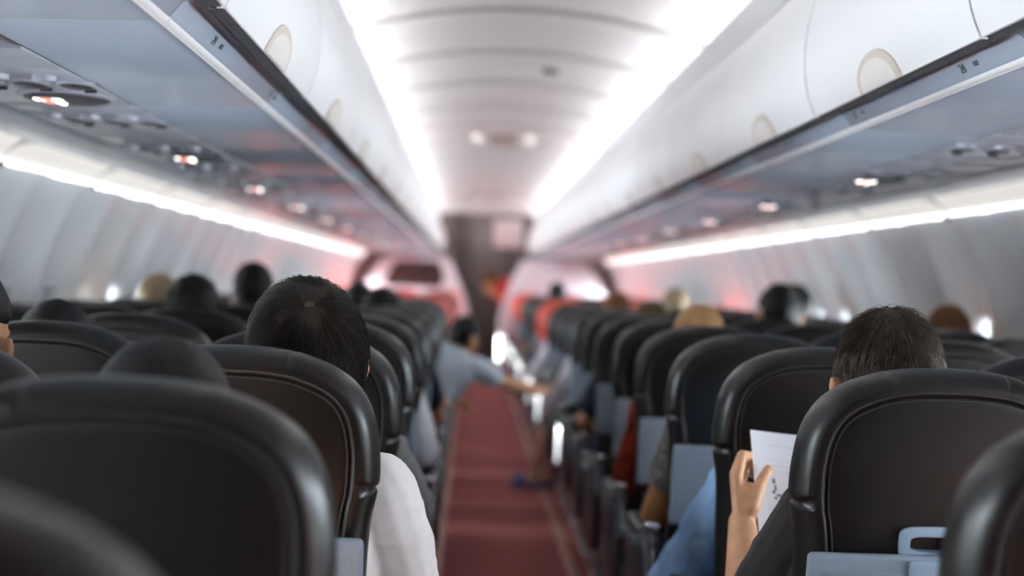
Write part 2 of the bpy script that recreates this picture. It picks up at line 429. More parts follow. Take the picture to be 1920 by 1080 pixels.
LIP = [(0.6705, 1.6725), (0.673, 1.665), (0.679, 1.6605), (0.686, 1.661), (0.692, 1.666), (0.684, 1.676)]
def make_bin(s, y0, label, detail):
    t = empty('overhead_bin', (s * 0.6, y0, 1.67), label, 'overhead bin', 'overhead bins on the ' + ('left' if s < 0 else 'right'))
    off = Vector((s * 0.6, y0, 1.67))
    def P(mb, name, m, parent=t, **k):
        mb.v = [tuple(Vector(v) - off) for v in mb.v]; return mb.build(name, m, parent, **k)
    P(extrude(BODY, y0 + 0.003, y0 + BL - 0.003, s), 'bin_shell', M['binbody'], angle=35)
    P(extrude(LIP, y0 + 0.002, y0 + BL - 0.002, s), 'hand_rail', M['rail'], angle=60)
    inner = [(x + 0.020 if 0 < i < 16 else x + 0.016, z) for i, (x, z) in enumerate(DOOR)][::-1]
    dr = P(extrude(DOOR + inner, y0 + 0.004, y0 + BL - 0.004, s, 0.006), 'bin_door', M['bin'], angle=50)
    sl = MB(); sl.rbox((s * 0.603, y0 + BL / 2, 1.6925), (0.024, BL - 0.02, 0.009), 0.002, 1); P(sl, 'door_seal', M['seal'])
    # half-oval latch at the foot of the door
    def lat(hy, hq, d0, d1):
        mb = MB(); rings = []
        for k, sc_ in ((d0, 1.0), (d1, 0.97), (d1 + 0.0015, 0.9)):
            ring = []
            n = 22
            for i in range(n + 1):
                a = PI * i / n
                q = hq * sc_ * math.sin(a) ** 0.9; p, nn = door_pt(max(0.0, q))
                ring.append((s * (p[0] + nn[0] * k), y0 + BL / 2 + hy * sc_ * math.cos(a), p[1] + nn[1] * k))
            rings.append(ring)
        return mb.loft(rings, True, True, True)
    lt = P(lat(0.140, 0.185, -0.004, 0.003), 'bin_latch', M['latchtan'], dr)
    P(lat(0.112, 0.145, 0.0025, 0.0055), 'latch_paddle', M['latchface'], dr)
    return t
def text_mesh(body, size, m, name, ext=0.0006):
    cu = bpy.data.curves.new(name, 'FONT'); cu.body = body; cu.size = size; cu.extrude = ext; cu.align_x = 'CENTER'; cu.align_y = 'CENTER'
    o = bpy.data.objects.new('tmp', cu); C.objects.link(o)
    dg = bpy.context.evaluated_depsgraph_get(); dg.update()
    me = bpy.data.meshes.new_from_object(o.evaluated_get(dg)); bpy.data.objects.remove(o)
    me.materials.clear(); me.materials.append(m); me.name = name
    return me
def place_text(me, name, origin, xdir, ydir, parent, poff):
    X = Vector(xdir).normalized(); Y = Vector(ydir); Y = (Y - X * Y.dot(X)).normalized(); Z = X.cross(Y)
    me = me.copy(); T = Matrix((X, Y, Z)).transposed()
    for v in me.vertices: v.co = T @ v.co + Vector(origin) - poff
    me.update(); return link(name, me, parent)
bins = {}
for s, side in ((-1, 'left'), (1, 'right')):
    n = 0
    for y in BY:
        if y + BL < 1.2: continue
        bins[(s, round(y, 2))] = make_bin(s, y, 'white overhead bin above the %s seats, %s from the camera' % (side, ORD[n]), True); n += 1
def bin_at(s, y):
    return next((b for (ss, yy), b in bins.items() if ss == s and yy <= y < yy + BL), None)
for r in range(0, 10):
    for s in (-1, 1):
        y = 2.44 + 0.70 * r + (0 if s > 0 else 0.1)
        b = bin_at(s, y)
        if not b: continue
        p = Vector((s * 0.6575, y, 1.6865)); off = b.location
        up = Vector((-s * 0.5, 0, 0.8)); xd = Vector((0, -s, 0))
        place_text(text_mesh(str(24 - r), 0.025, M['print'], 'row_number'), 'row_number', p + Vector((0, s * 0.042, 0)) - Vector((s * 0.001, 0, 0.0006)), xd, up, b, off)
        place_text(text_mesh('DEF' if s > 0 else 'ABC', 0.014, M['print'], 'seat_letters'), 'seat_letters', p + Vector((0, -s * 0.025, 0)) - Vector((s * 0.001, 0, 0.0006)), xd, up, b, off)
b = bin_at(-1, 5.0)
rt = MB(); rt.rbox((0, 0, 0), (0.03, 0.34, 0.002), 0.0006, 1, fn=lambda p: Vector((-0.628 - p.x, 5.28 + p.y, 1.7035 + p.x * 0.25 + p.z)) - b.location); rt.build('red_strip', M['redstrip'], b)  # thin plain red strip added along the left bin groove

# ------------------------------------------------------------------ service panels under the bins
def disc(c, r, h, ry=None, n=28):
    m = MB(); ry = ry or r
    def ring(k, z): return [(c[0] + r * k * math.cos(2 * PI * i / n), c[1] + ry * k * math.sin(2 * PI * i / n), c[2] + z) for i in range(n)]
    m.loft([ring(1, 0.004), ring(1, -h * 0.5), ring(0.93, -h)], True, True, True); return m
UL = 1.474
def make_psu(s, yo, label):
    """yo: where the oval sign sits"""
    x0, x1, zb = 0.978, 1.292, 1.653
    t = empty('passenger_service_panel', (s * 1.135, yo, zb), label, 'service panel', 'service panels above the %s seats' % ('left' if s < 0 else 'right'))
    off = Vector((s * 1.135, yo, zb))
    def P(mb, name, m, parent=t, **k):
        mb.v = [tuple(Vector(v) - off) for v in mb.v]; return mb.build(name, m, parent, **k)
    cuts = [-0.66, -0.42, 0.145, 0.30, 0.62, UL - 0.66]
    for a, b2 in zip(cuts, cuts[1:]):
        m = MB(); m.rbox((s * (x0 + x1) / 2, yo + (a + b2) / 2, zb + 0.015), (x1 - x0, b2 - a - 0.004, 0.03), 0.004, 2); P(m, 'cover_plate', M['psu'])
    for (yy, r, mt) in ((-0.21, 0.031, 'lens'), (0.47, 0.028, 'lens')):
        for k in (-1, 0, 1):
            xx = s * 1.10 + k * 0.092
            rim = disc((xx, yo + yy, zb), r * 1.22, 0.004, r * 1.7); ro = P(rim, 'gasper', M['psu'])
            P(disc((xx, yo + yy, zb - 0.003), r, 0.003, r * 1.45), 'nozzle', M[mt], ro)
            kb = MB(); kb.rbox((xx + 0.012, yo + yy + 0.066, zb - 0.004), (0.026, 0.012, 0.008), 0.003, 2); P(kb, 'call_button', M['lensgrey'])
            rl = disc((xx - 0.03, yo + yy - 0.115, zb), 0.024, 0.010); ro2 = P(rl, 'reading_light', M['psu'])
            P(disc((xx - 0.03, yo + yy - 0.115, zb - 0.009), 0.016, 0.003), 'lens', M['clearlens'], ro2)
    bz = disc((s * 1.085, yo, zb), 0.106, 0.005, 0.122); bo = P(bz, 'sign_bezel', M['psu'])
    P(disc((s * 1.085, yo, zb - 0.005), 0.090, 0.003, 0.104), 'sign_lens', M['lensgrey'], bo)
    ix = s * 1.085 - 0.038; z = zb - 0.0095
    ic = MB()      # no-smoking pictogram: cigarette, smoke curl
    ic.rbox((ix - 0.018, yo - 0.012, z), (0.020, 0.034, 0.002), 0.0008, 1); ic.rbox((ix + 0.018, yo - 0.012, z), (0.022, 0.034, 0.002), 0.0008, 1)
    ic.tube([(ix + 0.012, yo + 0.016, z), (ix + 0.018, yo + 0.034, z), (ix + 0.012, yo + 0.046, z), (ix + 0.02, yo + 0.058, z)], 0.003, 6)
    P(ic, 'sign_icon', M['iconw'], bo)
    ir = MB(); ring = [(ix + 0.0 + 0.017 * math.cos(2 * PI * i / 24), yo + 0.045 * math.sin(2 * PI * i / 24), z - 0.001) for i in range(25)]
    ir.tube(ring, 0.0016, 6); ir.tube([(ix - 0.012, yo - 0.032, z - 0.001), (ix + 0.012, yo + 0.032, z - 0.001)], 0.0016, 6)
    P(ir, 'prohibition_ring', M['iconr'], bo)
for s, side, yf in ((-1, 'left', 3.12), (1, 'right', 3.02)):
    n = 0
    for k in range(0, 11):
        make_psu(s, yf + UL * k, 'grey service panel above the %s seats, %s from the camera' % (side, ORD[n])); n += 1
# rails beside the service panels, and the valance outboard of them
for s, n0 in ((-1, 7), (1, 11)):
    for i, (x, w_, z, m) in enumerate(((0.9745, 0.010, 1.664, 'seal'), (1.2965, 0.010, 1.660, 'seal'))):
        t = MB(); t.rbox((s * x, (1.0 + 19.3) / 2, z), (w_, 18.3, 0.012), 0.002, 1); struct(t.build('trim_%d' % (n0 + i), M[m]))
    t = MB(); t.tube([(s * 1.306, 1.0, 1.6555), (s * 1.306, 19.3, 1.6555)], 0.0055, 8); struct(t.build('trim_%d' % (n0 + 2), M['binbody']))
    pr = [(1.312, 1.655), (1.42, 1.656), (1.52, 1.662), (1.566, 1.668), (1.575, 1.68), (1.31, 1.69)]
    struct(extrude(pr, 1.0, 19.3, s).build('trim_%d' % (n0 + 3), M['psu']))
    # sidewall light diffusers
    n = 0
    for k in range(-3, 13):
        y0 = 5.50 + 1.07 * k
        side = 'left' if s < 0 else 'right'
        t = empty('sidewall_light', (s * 1.61, y0 + 0.535, 1.63), 'glowing cream light panel over the %s windows, %s from the camera' % (side, ORD[n]), 'wall light', 'light panels over the %s windows' % side); n += 1
        off = Vector(t.location)
        def P(mb, name, m, parent=t, **k):
            mb.v = [tuple(Vector(v) - off) for v in mb.v]; return mb.build(name, m, parent, **k)
        g = MB(); NY = 16; rows = []
        for j in range(NY + 1):
            v = -1 + 2 * j / NY
            row = []
            for i in range(9):
                q = i / 8
                hl = 0.528 - 0.10 * (1 - math.sqrt(max(0, 1 - (1 - q) ** 2)))     # rounded inboard corners
                x = 1.566 + 0.088 * q; z = 1.668 - 0.052 * q + 0.012 * math.sin(PI * q)
                row.append((s * x, y0 + 0.535 + v * hl, z))
            rows.append(row)
        g.loft(rows, closed=False); P(g, 'diffuser', M['diff'])
        tb = MB(); tb.rbox((s * 1.6555, y0 + 0.535, 1.609), (0.012, 1.052, 0.013), 0.005, 2); P(tb, 'light_edge', M['tube'])
        cl = MB(); cl.rbox((s * 1.655, y0, 1.600), (0.02, 0.03, 0.03), 0.006, 2); P(cl, 'clip', M['shield'])
    bk = MB(); bk.loft([[(s * 1.56, 1.0, 1.675), (s * 1.62, 1.0, 1.67), (s * 1.665, 1.0, 1.62)], [(s * 1.56, 19.3, 1.675), (s * 1.62, 19.3, 1.67), (s * 1.665, 19.3, 1.62)]], closed=False)
    struct(bk.build('trim_%d' % (n0 + 20), M['psu']))

# ------------------------------------------------------------------ exit sign and sensor on the ceiling
t = empty('exit_sign', (0.03, 11.5, 2.485), 'beige exit sign between two round emergency lamps on the ceiling', 'exit sign')
m = MB(); m.rbox((0, 0, -0.045), (0.21, 0.05, 0.085), 0.012, 3); m.rbox((0, 0, 0.0), (0.50, 0.08, 0.016), 0.006, 2); m.build('sign_plate', M['exitbody'], t)
t.scale = (1.1, 1.1, 1.1)
place_text(text_mesh('EXIT', 0.062, M['exittext'], 'lettering', 0.002), 'lettering', (0, -0.027, -0.047), (1, 0, 0), (0, 0, 1), t, Vector((0, 0, 0)))
for k in (-1, 1):
    m = MB(); m.ell((k * 0.19, 0, -0.03), (0.042, 0.045, 0.035)); m.build('emergency_lamp', M['exitlamp'], t)
m = disc((0.21, 7.95, 2.485), 0.045, 0.02); tag(m.build('smoke_detector', M['shield']), 'small dark round detector on the ceiling centre line', 'detector')

# ------------------------------------------------------------------ front of the cabin
m = MB(); m.rbox((0, Y1, 1.3), (3.8, 0.06, 2.7), 0); struct(m.build('wall_front', M['front'], smooth=False))
m = MB(); m.rbox((0, 19.52, 2.44), (1.8, 0.06, 0.42), 0); struct(m.build('trim_40', M['bin'], smooth=False))
for s, (xa, xb) in ((-1, (-1.86, -0.46)), (1, (0.50, 1.86))):
    m = MB(); m.rbox(((xa + xb) / 2, 19.85, 1.3), (xb - xa, 0.5, 2.6), 0.01, 1); struct(m.build('wall_galley_' + ('left' if s < 0 else 'right'), M['front']))
t = empty('cabin_door', (0.02, 20.95, 0.0), 'taupe narrow door in the far front wall', 'door')
m = MB(); m.rbox((0, -0.02, 1.0), (0.6, 0.04, 2.0), 0.02, 2); m.build('door_leaf', M['front'], t)
m = MB(); m.rbox((0.22, -0.06, 1.0), (0.03, 0.05, 0.14), 0.01, 2); m.build('door_handle', M['metal'], t)
t = empty('wall_panel_screen', (0.30, 19.55, 1.97), 'pale rectangular panel high on the front wall right of the aisle', 'panel')
m = MB(); m.rbox((0, 0, 0), (0.42, 0.07, 0.40), 0.04, 3); m.build('casing', M['palepanel'], t)
m = MB(); m.rbox((0, -0.036, 0), (0.34, 0.01, 0.32), 0.004, 2); m.build('display', M['palepanel'], t)
def bulkhead(s, name, label, dark):
    t = empty(name, (s * 0.9, 19.2, 0.0), label, 'partition')
    out = [(0.21, 0.0), (0.20, 0.80), (0.25, 1.05), (0.34, 1.30), (0.48, 1.58), (0.56, 1.635), (1.26, 1.635), (1.36, 1.60), (1.56, 1.30), (1.84, 0.9), (1.84, 0.4), (1.76, 0.0)]
    def ring(y, k): return [(s * (0.9 + (x - 0.9) * k) - s * 0.9, y, 0.8 + (z - 0.8) * k) for x, z in out]
    m = MB(); m.loft([ring(-0.03, 0.985), ring(-0.02, 1), ring(0.02, 1), ring(0.03, 0.985)], True, True, True)
    m.build('partition_panel', M['bulk'], t)
    e = MB(); pp = [(s * (x - 0.9), 0.0, z) for x, z in out[4:8]]; e.tube(pp, 0.024, 8); e.build('edge_seal', M['shield'], t)
    if dark:
        pts = [(0.62, 1.20), (0.55, 1.30), (0.60, 1.50), (0.68, 1.55), (1.16, 1.55), (1.24, 1.50), (1.36, 1.28), (1.30, 1.20)]
        d = MB(); d.loft([[(s * (x - 0.9), -0.034, z) for x, z in pts], [(s * (x - 0.9), -0.028, z) for x, z in pts]], True, True, True); d.build('dark_window', M['darkpanel'], t, smooth=False)
    else:
        d = MB(); d.rbox((0, -0.036, 1.02), (0.5, 0.012, 0.3), 0.005, 2); d.build('literature_holder', M['bulk'], t)
bulkhead(-1, 'cabin_partition', 'white class partition with a dark window, front of left seats', True)
bulkhead(1, 'cabin_partition', 'plain white class partition at the front of the right seats', False)
# ------------------------------------------------------------------ seats
def rear(z): return -0.176 * (z - 0.95)
HALF = [(0.0, 0.425), (0.10, 0.425), (0.165, 0.432), (0.197, 0.455), (0.205, 0.50), (0.207, 0.60), (0.210, 0.72), (0.214, 0.84), (0.220, 0.90), (0.2262, 0.930), (0.2275, 0.943),
        (0.2240, 0.9495), (0.2300, 0.956), (0.2315, 0.975), (0.2300, 1.01), (0.2235, 1.055), (0.2105, 1.090), (0.188, 1.120), (0.155, 1.1425), (0.118, 1.1570), (0.098, 1.1625), (0.0925, 1.1622), (0.087, 1.1645), (0.05, 1.169), (0.0, 1.1705)]
HALF_S = [({0.930: 0.2260, 0.943: 0.2276, 0.9495: 0.2283, 0.956: 0.2292, 0.975: 0.2298, 1.1625: 0.099, 1.1622: 0.0935}.get(z, x), {1.1622: 1.1632}.get(z, z)) for x, z in HALF]
def outline(H=HALF):
    pts = spline([(x, z, 0) for x, z in H], 3)
    right = [(p.x, p.y) for p in pts]
    return right + [(-x, z) for x, z in right[-2:0:-1]]
OUT = outline(); OUT_S = outline(HALF_S)
def offs(pts, o):
    n = len(pts); res = []
    for i in range(n):
        a = Vector(pts[i - 2]); b = Vector(pts[(i + 2) % n]); d = (b - a).normalized()
        nn = Vector((d.y, -d.x))
        res.append(Vector(pts[i]) - nn * o)
    return res
def make_back(lm):
    m = MB(); rings = []
    prof = [(0.056, 0.0005), (0.0455, 0.0022), (0.0430, 0.0042), (0.0405, 0.0015), (0.034, -0.0022), (0.024, 0.0008), (0.013, 0.009), (0.005, 0.022), (0.001, 0.037), (0, 0.055),
            (0.003, 0.080), (0.013, 0.100), (0.030, 0.113), (0.055, 0.120)]
    for o, d in prof:
        rings.append([(p.x, rear(p.y) + d, p.y) for p in offs(OUT_S if o > 0.03 else OUT, o)])
    r0, r1 = rings[0], rings[-1]
    def inner(r, k, d): return [(x * k, rear(0.8 + (z - 0.8) * k) + d, 0.8 + (z - 0.8) * k) for x, y, z in r]
    rings = [inner(r0, 0.12, -0.001), inner(r0, 0.4, -0.001), inner(r0, 0.75, -0.0006)] + rings + [inner(r1, 0.75, 0.121), inner(r1, 0.4, 0.120), inner(r1, 0.12, 0.119)]
    m.loft(rings, True, True, True)
    return m
def stitch_mb():
    m = MB()
    for o, d in ((0.0475, 0.0008), (0.0365, -0.0028)):
        pts = [(p.x, rear(p.y) + d, p.y) for p in offs(OUT_S, o) if p.y > 0.56]
        k = max(range(len(pts)), key=lambda i: (Vector(pts[i]) - Vector(pts[i - 1])).length)
        m.tube(pts[k:] + pts[:k], 0.0011, 5)
    return m
def shear(dy): return lambda p: Vector((p.x, p.y + rear(p.z) + dy, p.z))
SEATPARTS = {}
def make_seat(inner, red, kind):
    """inner: side (-1/+1) the aisle is on; kind: 0 aisle, 1 middle, 2 window"""
    t = empty('passenger_chair')
    key = ('back', red)
    def part(key, name, fn, m, parent=t, angle=50):
        if key not in SEATPARTS: SEATPARTS[key] = fn().mesh(name, m, True, angle)
        return link(name, SEATPARTS[key], parent)
    bk = part(('back', red), 'backrest', lambda: make_back(None), M['leather_red' if red else 'leather'], angle=75)
    part(('st', red), 'stitching', stitch_mb, M['stitch_red' if red else 'stitch'], bk)
    def tray():
        m = MB(); m.rbox((0, -0.019, 0.771), (0.425, 0.022, 0.212), 0.009, 4, shear(0)); m.rbox((0, -0.030, 0.765), (0.39, 0.004, 0.165), 0.0018, 2, shear(0)); return m
    tr = part('tray', 'tray_table', tray, M['tray'])
    def bez():
        m = MB(); rings = []
        for g, d in ((0, 0.002), (0, -0.010), (-0.008, -0.014), (-0.016, -0.012), (-0.018, 0.002)):
            rings.append([(u, rear(0.893 + v) + d, 0.893 + v) for u, v in rrect(0.066 + g, 0.028 + g, 0, 36)])
        m.loft(rings, True, False, True); return m
    lt = part('bez', 'tray_latch', bez, M['latch'])
    def lever():
        m = MB(); m.rbox((0.012, -0.022, 0.878), (0.026, 0.014, 0.062), 0.006, 3, lambda p: shear(0)(Vector((p.x + (p.z - 0.878) * 0.55, p.y, p.z)))); return m
    part('lever', 'latch_lever', lever, M['tray'], lt)
    def scoop():
        m = MB(); m.rbox((0.0, -0.033, 0.853), (0.11, 0.010, 0.034), 0.0045, 3, shear(0)); return m
    part('scoop', 'finger_recess', scoop, M['latch'], tr)
    def pocket():
        m = MB(); m.rbox((0, -0.018, 0.545), (0.39, 0.036, 0.20), 0.014, 3, shear(0)); m.tube([(-0.19, rear(0.645) - 0.036, 0.645), (0, rear(0.64) - 0.044, 0.638), (0.19, rear(0.645) - 0.036, 0.645)], 0.006, 8); return m
    part('pocket', 'seat_pocket', pocket, M['pocket'])
    def cush():
        m = MB(); m.rbox((0, 0.345, 0.415), (0.455, 0.44, 0.115), 0.045, 5, lambda p: Vector((p.x, p.y, p.z + 0.02 * (p.y - 0.3) / 0.2))); return m
    part(('cush', red), 'seat_cushion', cush, M['leather'])
    def arm():
        m = MB(); m.rbox((0, 0.275, 0.606), (0.046, 0.40, 0.042), 0.016, 4); return m
    def hub():
        m = MB(); m.cyl((0, 0.085, 0.602), (1, 0, 0), 0.036, 0.050, 24, 0.006); return m
    def pin():
        m = MB(); m.cyl((0, 0.085, 0.602), (1, 0, 0), 0.015, 0.054, 16, 0.003); m.rbox((0, 0.052, 0.655), (0.036, 0.03, 0.016), 0.005, 2); return m
    def shield():
        m = MB(); pts = [(0.03, 0.60), (0.05, 0.64), (0.10, 0.655), (0.17, 0.63), (0.30, 0.585), (0.46, 0.575), (0.48, 0.54), (0.44, 0.46), (0.36, 0.36), (0.26, 0.30), (0.14, 0.285), (0.05, 0.33), (0.0, 0.42), (-0.005, 0.52)]
        pts = spline([(a, b, 0) for a, b in pts] + [(pts[0][0], pts[0][1], 0)], 4)[:-1]
        cy = 0.2; cz = 0.47
        def ring(x, k): return [(x, cy + (p.x - cy) * k, cz + (p.y - cz) * k) for p in pts]
        m.loft([ring(-0.016, 0.93), ring(-0.012, 0.98), ring(-0.006, 1), ring(0.006, 1), ring(0.012, 0.98), ring(0.016, 0.93)], True, True, True); return m
    def label_plate():
        m = MB(); m.rbox((0, 0.012, 0.46), (0.026, 0.012, 0.06), 0.004, 2); return m
    def legf():
        m = MB()
        for y0, y1 in ((0.14, 0.06), (0.42, 0.46)): m.tube([(0, y0, 0.37), (0, y1, 0.012)], [0.02, 0.017], 10)
        m.tube([(0, 0.08, 0.10), (0, 0.43, 0.32)], 0.012, 8); m.rbox((0, 0.26, 0.02), (0.05, 0.56, 0.02), 0.006, 2); m.rbox((0, 0.28, 0.355), (0.04, 0.42, 0.03), 0.008, 2); return m
    xs = [-inner * 0.255] + ([inner * 0.255] if kind == 0 else [])
    for x in xs:
        a = part('arm', 'armrest', arm, M['darkplastic']); a.location.x = x
        h = part('hub', 'armrest_hub', hub, M['shield'], a)
        part('pin', 'hinge_pin', pin, M['metal'], a)
    if kind == 0:
        sh = part('shield', 'side_shield', shield, M['shield']); sh.location.x = inner * 0.262
        lp = part('lab', 'label_plate', label_plate, M['latchtan'], sh)
        lg = part('leg', 'leg_frame', legf, M['metal']); lg.location.x = inner * 0.16
    if kind == 2:
        lg = part('leg', 'leg_frame', legf, M['metal']); lg.location.x = -inner * 0.1
    return t
REDROWS = {11, 12, 18, 19, 20, 21, 22}
protos = {}
SPECIAL = {(1, 0, 0): 'black leather seat behind the greying passenger, blue-grey tray and latch on its back',
           (-1, 0, 0): 'black leather aisle seat right behind the boy in the white T-shirt',
           (-1, -1, 0): 'large out-of-focus black leather aisle seat filling the lower left',
           (-1, -2, 0): 'nearest black leather seat, very blurred, only its top in the bottom left corner',
           (1, -1, 0): 'nearest right aisle seat, black leather, cut off by the right edge of the photo',
           (1, 1, 0): 'black leather aisle seat behind the magazine, right of the blue denim sleeve'}
count = {}
KN = ('aisle', 'middle', 'window')
seat_n = 0
for s, side in ((-1, 'left'), (1, 'right')):
    for r in range(-2, 23):
        for kind in (0, 1, 2):
            red = r in REDROWS
            x = s * SEATX[kind]; y = ROW0 + PITCH * r
            top = [(x + i * 0.22, y - 0.03, z) for i in (-1, 1) for z in (0.7, 1.165)]
            v = inframe(top, 10)
            if not v and not (r == -2 and s < 0 and kind == 0): continue
            if s > 0 and r < -1: continue
            key = (s, red, kind)
            if key not in protos:
                o = make_seat(-s, red, kind); protos[key] = o
            else:
                o = copy_tree(protos[key])
            o.location = (x, y, 0)
            n = count.get(key, 0); count[key] = n + 1
            col = 'red' if red else 'black'
            tag(o, '%s leather %s seat left of the aisle, %s %s one from the camera' % (col, KN[kind], ORD[n], col) if s < 0 else
                '%s leather %s seat right of the aisle, %s %s one from the camera' % (col, KN[kind], ORD[n], col), 'seat', 'aircraft seats of the %s block' % side)
            sp = SPECIAL.get((s, r, kind))
            if sp: o['label'] = sp
            seat_n += 1
            if s > 0 and r == 1 and kind == 0:      # the greying passenger's tray is folded down
                tr = next(c for c in o.children if c.name.startswith('tray_table'))
                Rt = Matrix.Rotation(math.radians(80), 3, 'X'); pv = Vector((0, rear(0.668) - 0.01, 0.668))
                tr.rotation_euler = (math.radians(80), 0, 0); tr.location = pv - Rt @ pv
# ------------------------------------------------------------------ people
HR = (0.076, 0.096, 0.116)        # head half sizes
def rot(yaw=0, pitch=0, roll=0):
    return (Matrix.Rotation(math.radians(yaw), 3, 'Z') @ Matrix.Rotation(math.radians(-pitch), 3, 'X') @ Matrix.Rotation(math.radians(roll), 3, 'Y'))
def head_parts(mb, c, R, k=1.0):
    c = Vector(c)
    def W(p): return c + R @ (Vector(p) * k)
    mb.ell(W((0, -0.006, 0.018)), (HR[0] * k, HR[1] * k, 0.098 * k), R, 28, 20)
    mb.ell(W((0, 0.022, -0.045)), (0.062 * k, 0.070 * k, 0.075 * k), R)
    mb.cap(W((0, 0.062, -0.098)), 0.020 * k, W((0, 0.045, -0.06)), 0.045 * k)                      # chin and jaw
    mb.cap(W((0, 0.088, 0.010)), 0.007 * k, W((0, 0.104, -0.028)), 0.013 * k, 10)                  # nose
    for s in (-1, 1):
        mb.cap(W((s * 0.016, 0.088, 0.024)), 0.010 * k, W((s * 0.046, 0.076, 0.022)), 0.010 * k, 10)   # brow
        mb.ell(W((s * 0.010, 0.098, -0.034)), (0.008 * k, 0.008 * k, 0.007 * k), R, 10, 8)
        mb.ell(W((s * 0.042, 0.066, -0.030)), (0.022 * k, 0.018 * k, 0.020 * k), R, 12, 8)             # cheek
        mb.ell(W((s * 0.088, -0.010, -0.022)), (0.009 * k, 0.017 * k, 0.031 * k), R @ rot(s * -22, 0, s * 8), 14, 10)   # ear
        mb.ell(W((s * 0.095, -0.018, -0.016)), (0.007 * k, 0.008 * k, 0.024 * k), R @ rot(s * -30, 0, s * 10), 12, 8)
    mb.cap(W((-0.020, 0.087, -0.062)), 0.007 * k, W((0.020, 0.087, -0.062)), 0.007 * k, 10)        # lips
    mb.cap(W((-0.016, 0.085, -0.072)), 0.008 * k, W((0.016, 0.085, -0.072)), 0.008 * k, 10)
def hair_mask(p, style):
    """p: unit-ish head direction (x, y, z); 1 where hair grows"""
    x, y, z = p
    if style == 'long': lim = -1.2 if y < 0.25 else 0.42 + 0.9 * (y - 0.25)
    else:
        if y < -0.25: lim = -0.72
        elif y < 0.30: lim = -0.30 + (y + 0.25) * 0.75
        else: lim = 0.38 + (y - 0.3) * 0.5
        if abs(x) > 0.75 and -0.35 < y < 0.2: lim = max(lim, 0.06)
    return max(0.0, min(1.0, (z - lim) / 0.16))
def hair_shell(c, R, k, style, thick, lump=0.0, seed=0):
    from mathutils import noise as nz
    m = MB(); nu, nv = 56, 40; vs = []; fs = []
    c = Vector(c)
    for i in range(nv + 1):
        t = PI * i / nv
        for j in range(nu):
            ph = 2 * PI * j / nu
            d = Vector((math.sin(t) * math.cos(ph), math.sin(t) * math.sin(ph), math.cos(t)))
            mk = hair_mask(d, style)
            nzv = nz.noise(Vector((d.x * 3 + seed, d.y * 3, d.z * 3))) * lump + nz.noise(Vector((d.x * 9 + seed, d.y * 9, d.z * 5))) * lump * 0.4
            th_ = (thick * (0.75 + 0.35 * max(0, d.z) + 0.25 * max(0, -d.y)) + nzv) * mk - 0.012 * (1 - mk)
            p = Vector((d.x * (HR[0] + th_), -0.006 + d.y * (HR[1] + th_), 0.014 + d.z * (0.102 + th_)))
            if style == 'long' and d.z < 0 and d.y < 0.25:
                w = min(1, -d.z * 1.2); p.z -= 0.10 * w; p.x = p.x * (1 - w) + math.copysign(0.082 * math.sqrt(abs(math.cos(ph))), p.x) * w; p.y = p.y * (1 - 0.35 * w) - 0.03 * w
            vs.append(c + R @ (p * k))
    for i in range(nv):
        for j in range(nu):
            a = i * nu + j; b = i * nu + (j + 1) % nu
            fs.append((a + nu, b + nu, b, a))
    return m.add(vs, fs)
def strands(c, R, k, n, L, rad, base, whorl, lift, rnd, style='short', zmin=-1.0, seed=1, grav=0.5, topkick=0.0, only=None):
    """n tapered three-sided hairs laid over the shell, fanning away from the whorl"""
    rg = random.Random(seed); m = MB(); c = Vector(c); A = Vector((HR[0] + base, HR[1] + base, 0.102 + base)); wh = Vector(whorl).normalized()
    cnt = 0
    while cnt < n:
        z = rg.uniform(zmin, 1); q = rg.uniform(0, 2 * PI); s = math.sqrt(max(0, 1 - z * z))
        d = Vector((s * math.cos(q), s * math.sin(q), z))
        if hair_mask(d, style) < 0.45: continue
        if abs(d.x) > 0.6 and d.z < 0.2 and -0.45 < d.y < 0.4 and rg.random() < 0.75: continue
        if only and rg.random() > only(d): continue
        cnt += 1
        p = Vector((d.x * A.x, d.y * A.y, d.z * A.z)); nrm = Vector((d.x / A.x, d.y / A.y, d.z / A.z)).normalized()
        away = d - wh * d.dot(wh); away = away.normalized() if away.length > 0.05 else Vector((rg.uniform(-1, 1), rg.uniform(-1, 1), 0)).normalized()
        tang = away * 1.0 + Vector((0, 0, -grav)) + Vector((rg.gauss(0, rnd), rg.gauss(0, rnd), rg.gauss(0, rnd)))
        lf = lift * (0.6 + 0.8 * rg.random()) + topkick * max(0, d.z - 0.55) * rg.random() * 2.2
        path = [p - nrm * 0.004]; rs = [rad]; ll = L * rg.uniform(0.6, 1.2); ns = 5
        cur = rg.uniform(-0.5, 0.5)
        for i in range(ns):
            tt = (i + 1) / ns
            e = Vector((p.x / A.x, p.y / A.y, p.z / A.z)); nrm = Vector((p.x / A.x ** 2, p.y / A.y ** 2, p.z / A.z ** 2)).normalized()
            tg = tang - nrm * tang.dot(nrm); tg = tg.normalized() if tg.length > 1e-4 else tg
            side = nrm.cross(tg)
            p = p + (tg + side * cur * 0.4 + nrm * lf * (1.1 - tt * 1.3)).normalized() * ll / ns
            e = Vector((p.x / A.x, p.y / A.y, p.z / A.z)).length
            if e < 1.0: p = p / e
            path.append(p.copy()); rs.append(rad * (1 - 0.8 * tt))
        m.tube([c + R @ ((q_ + Vector((0, -0.006, 0.014))) * k) for q_ in path], rs, 3, False)
    return m
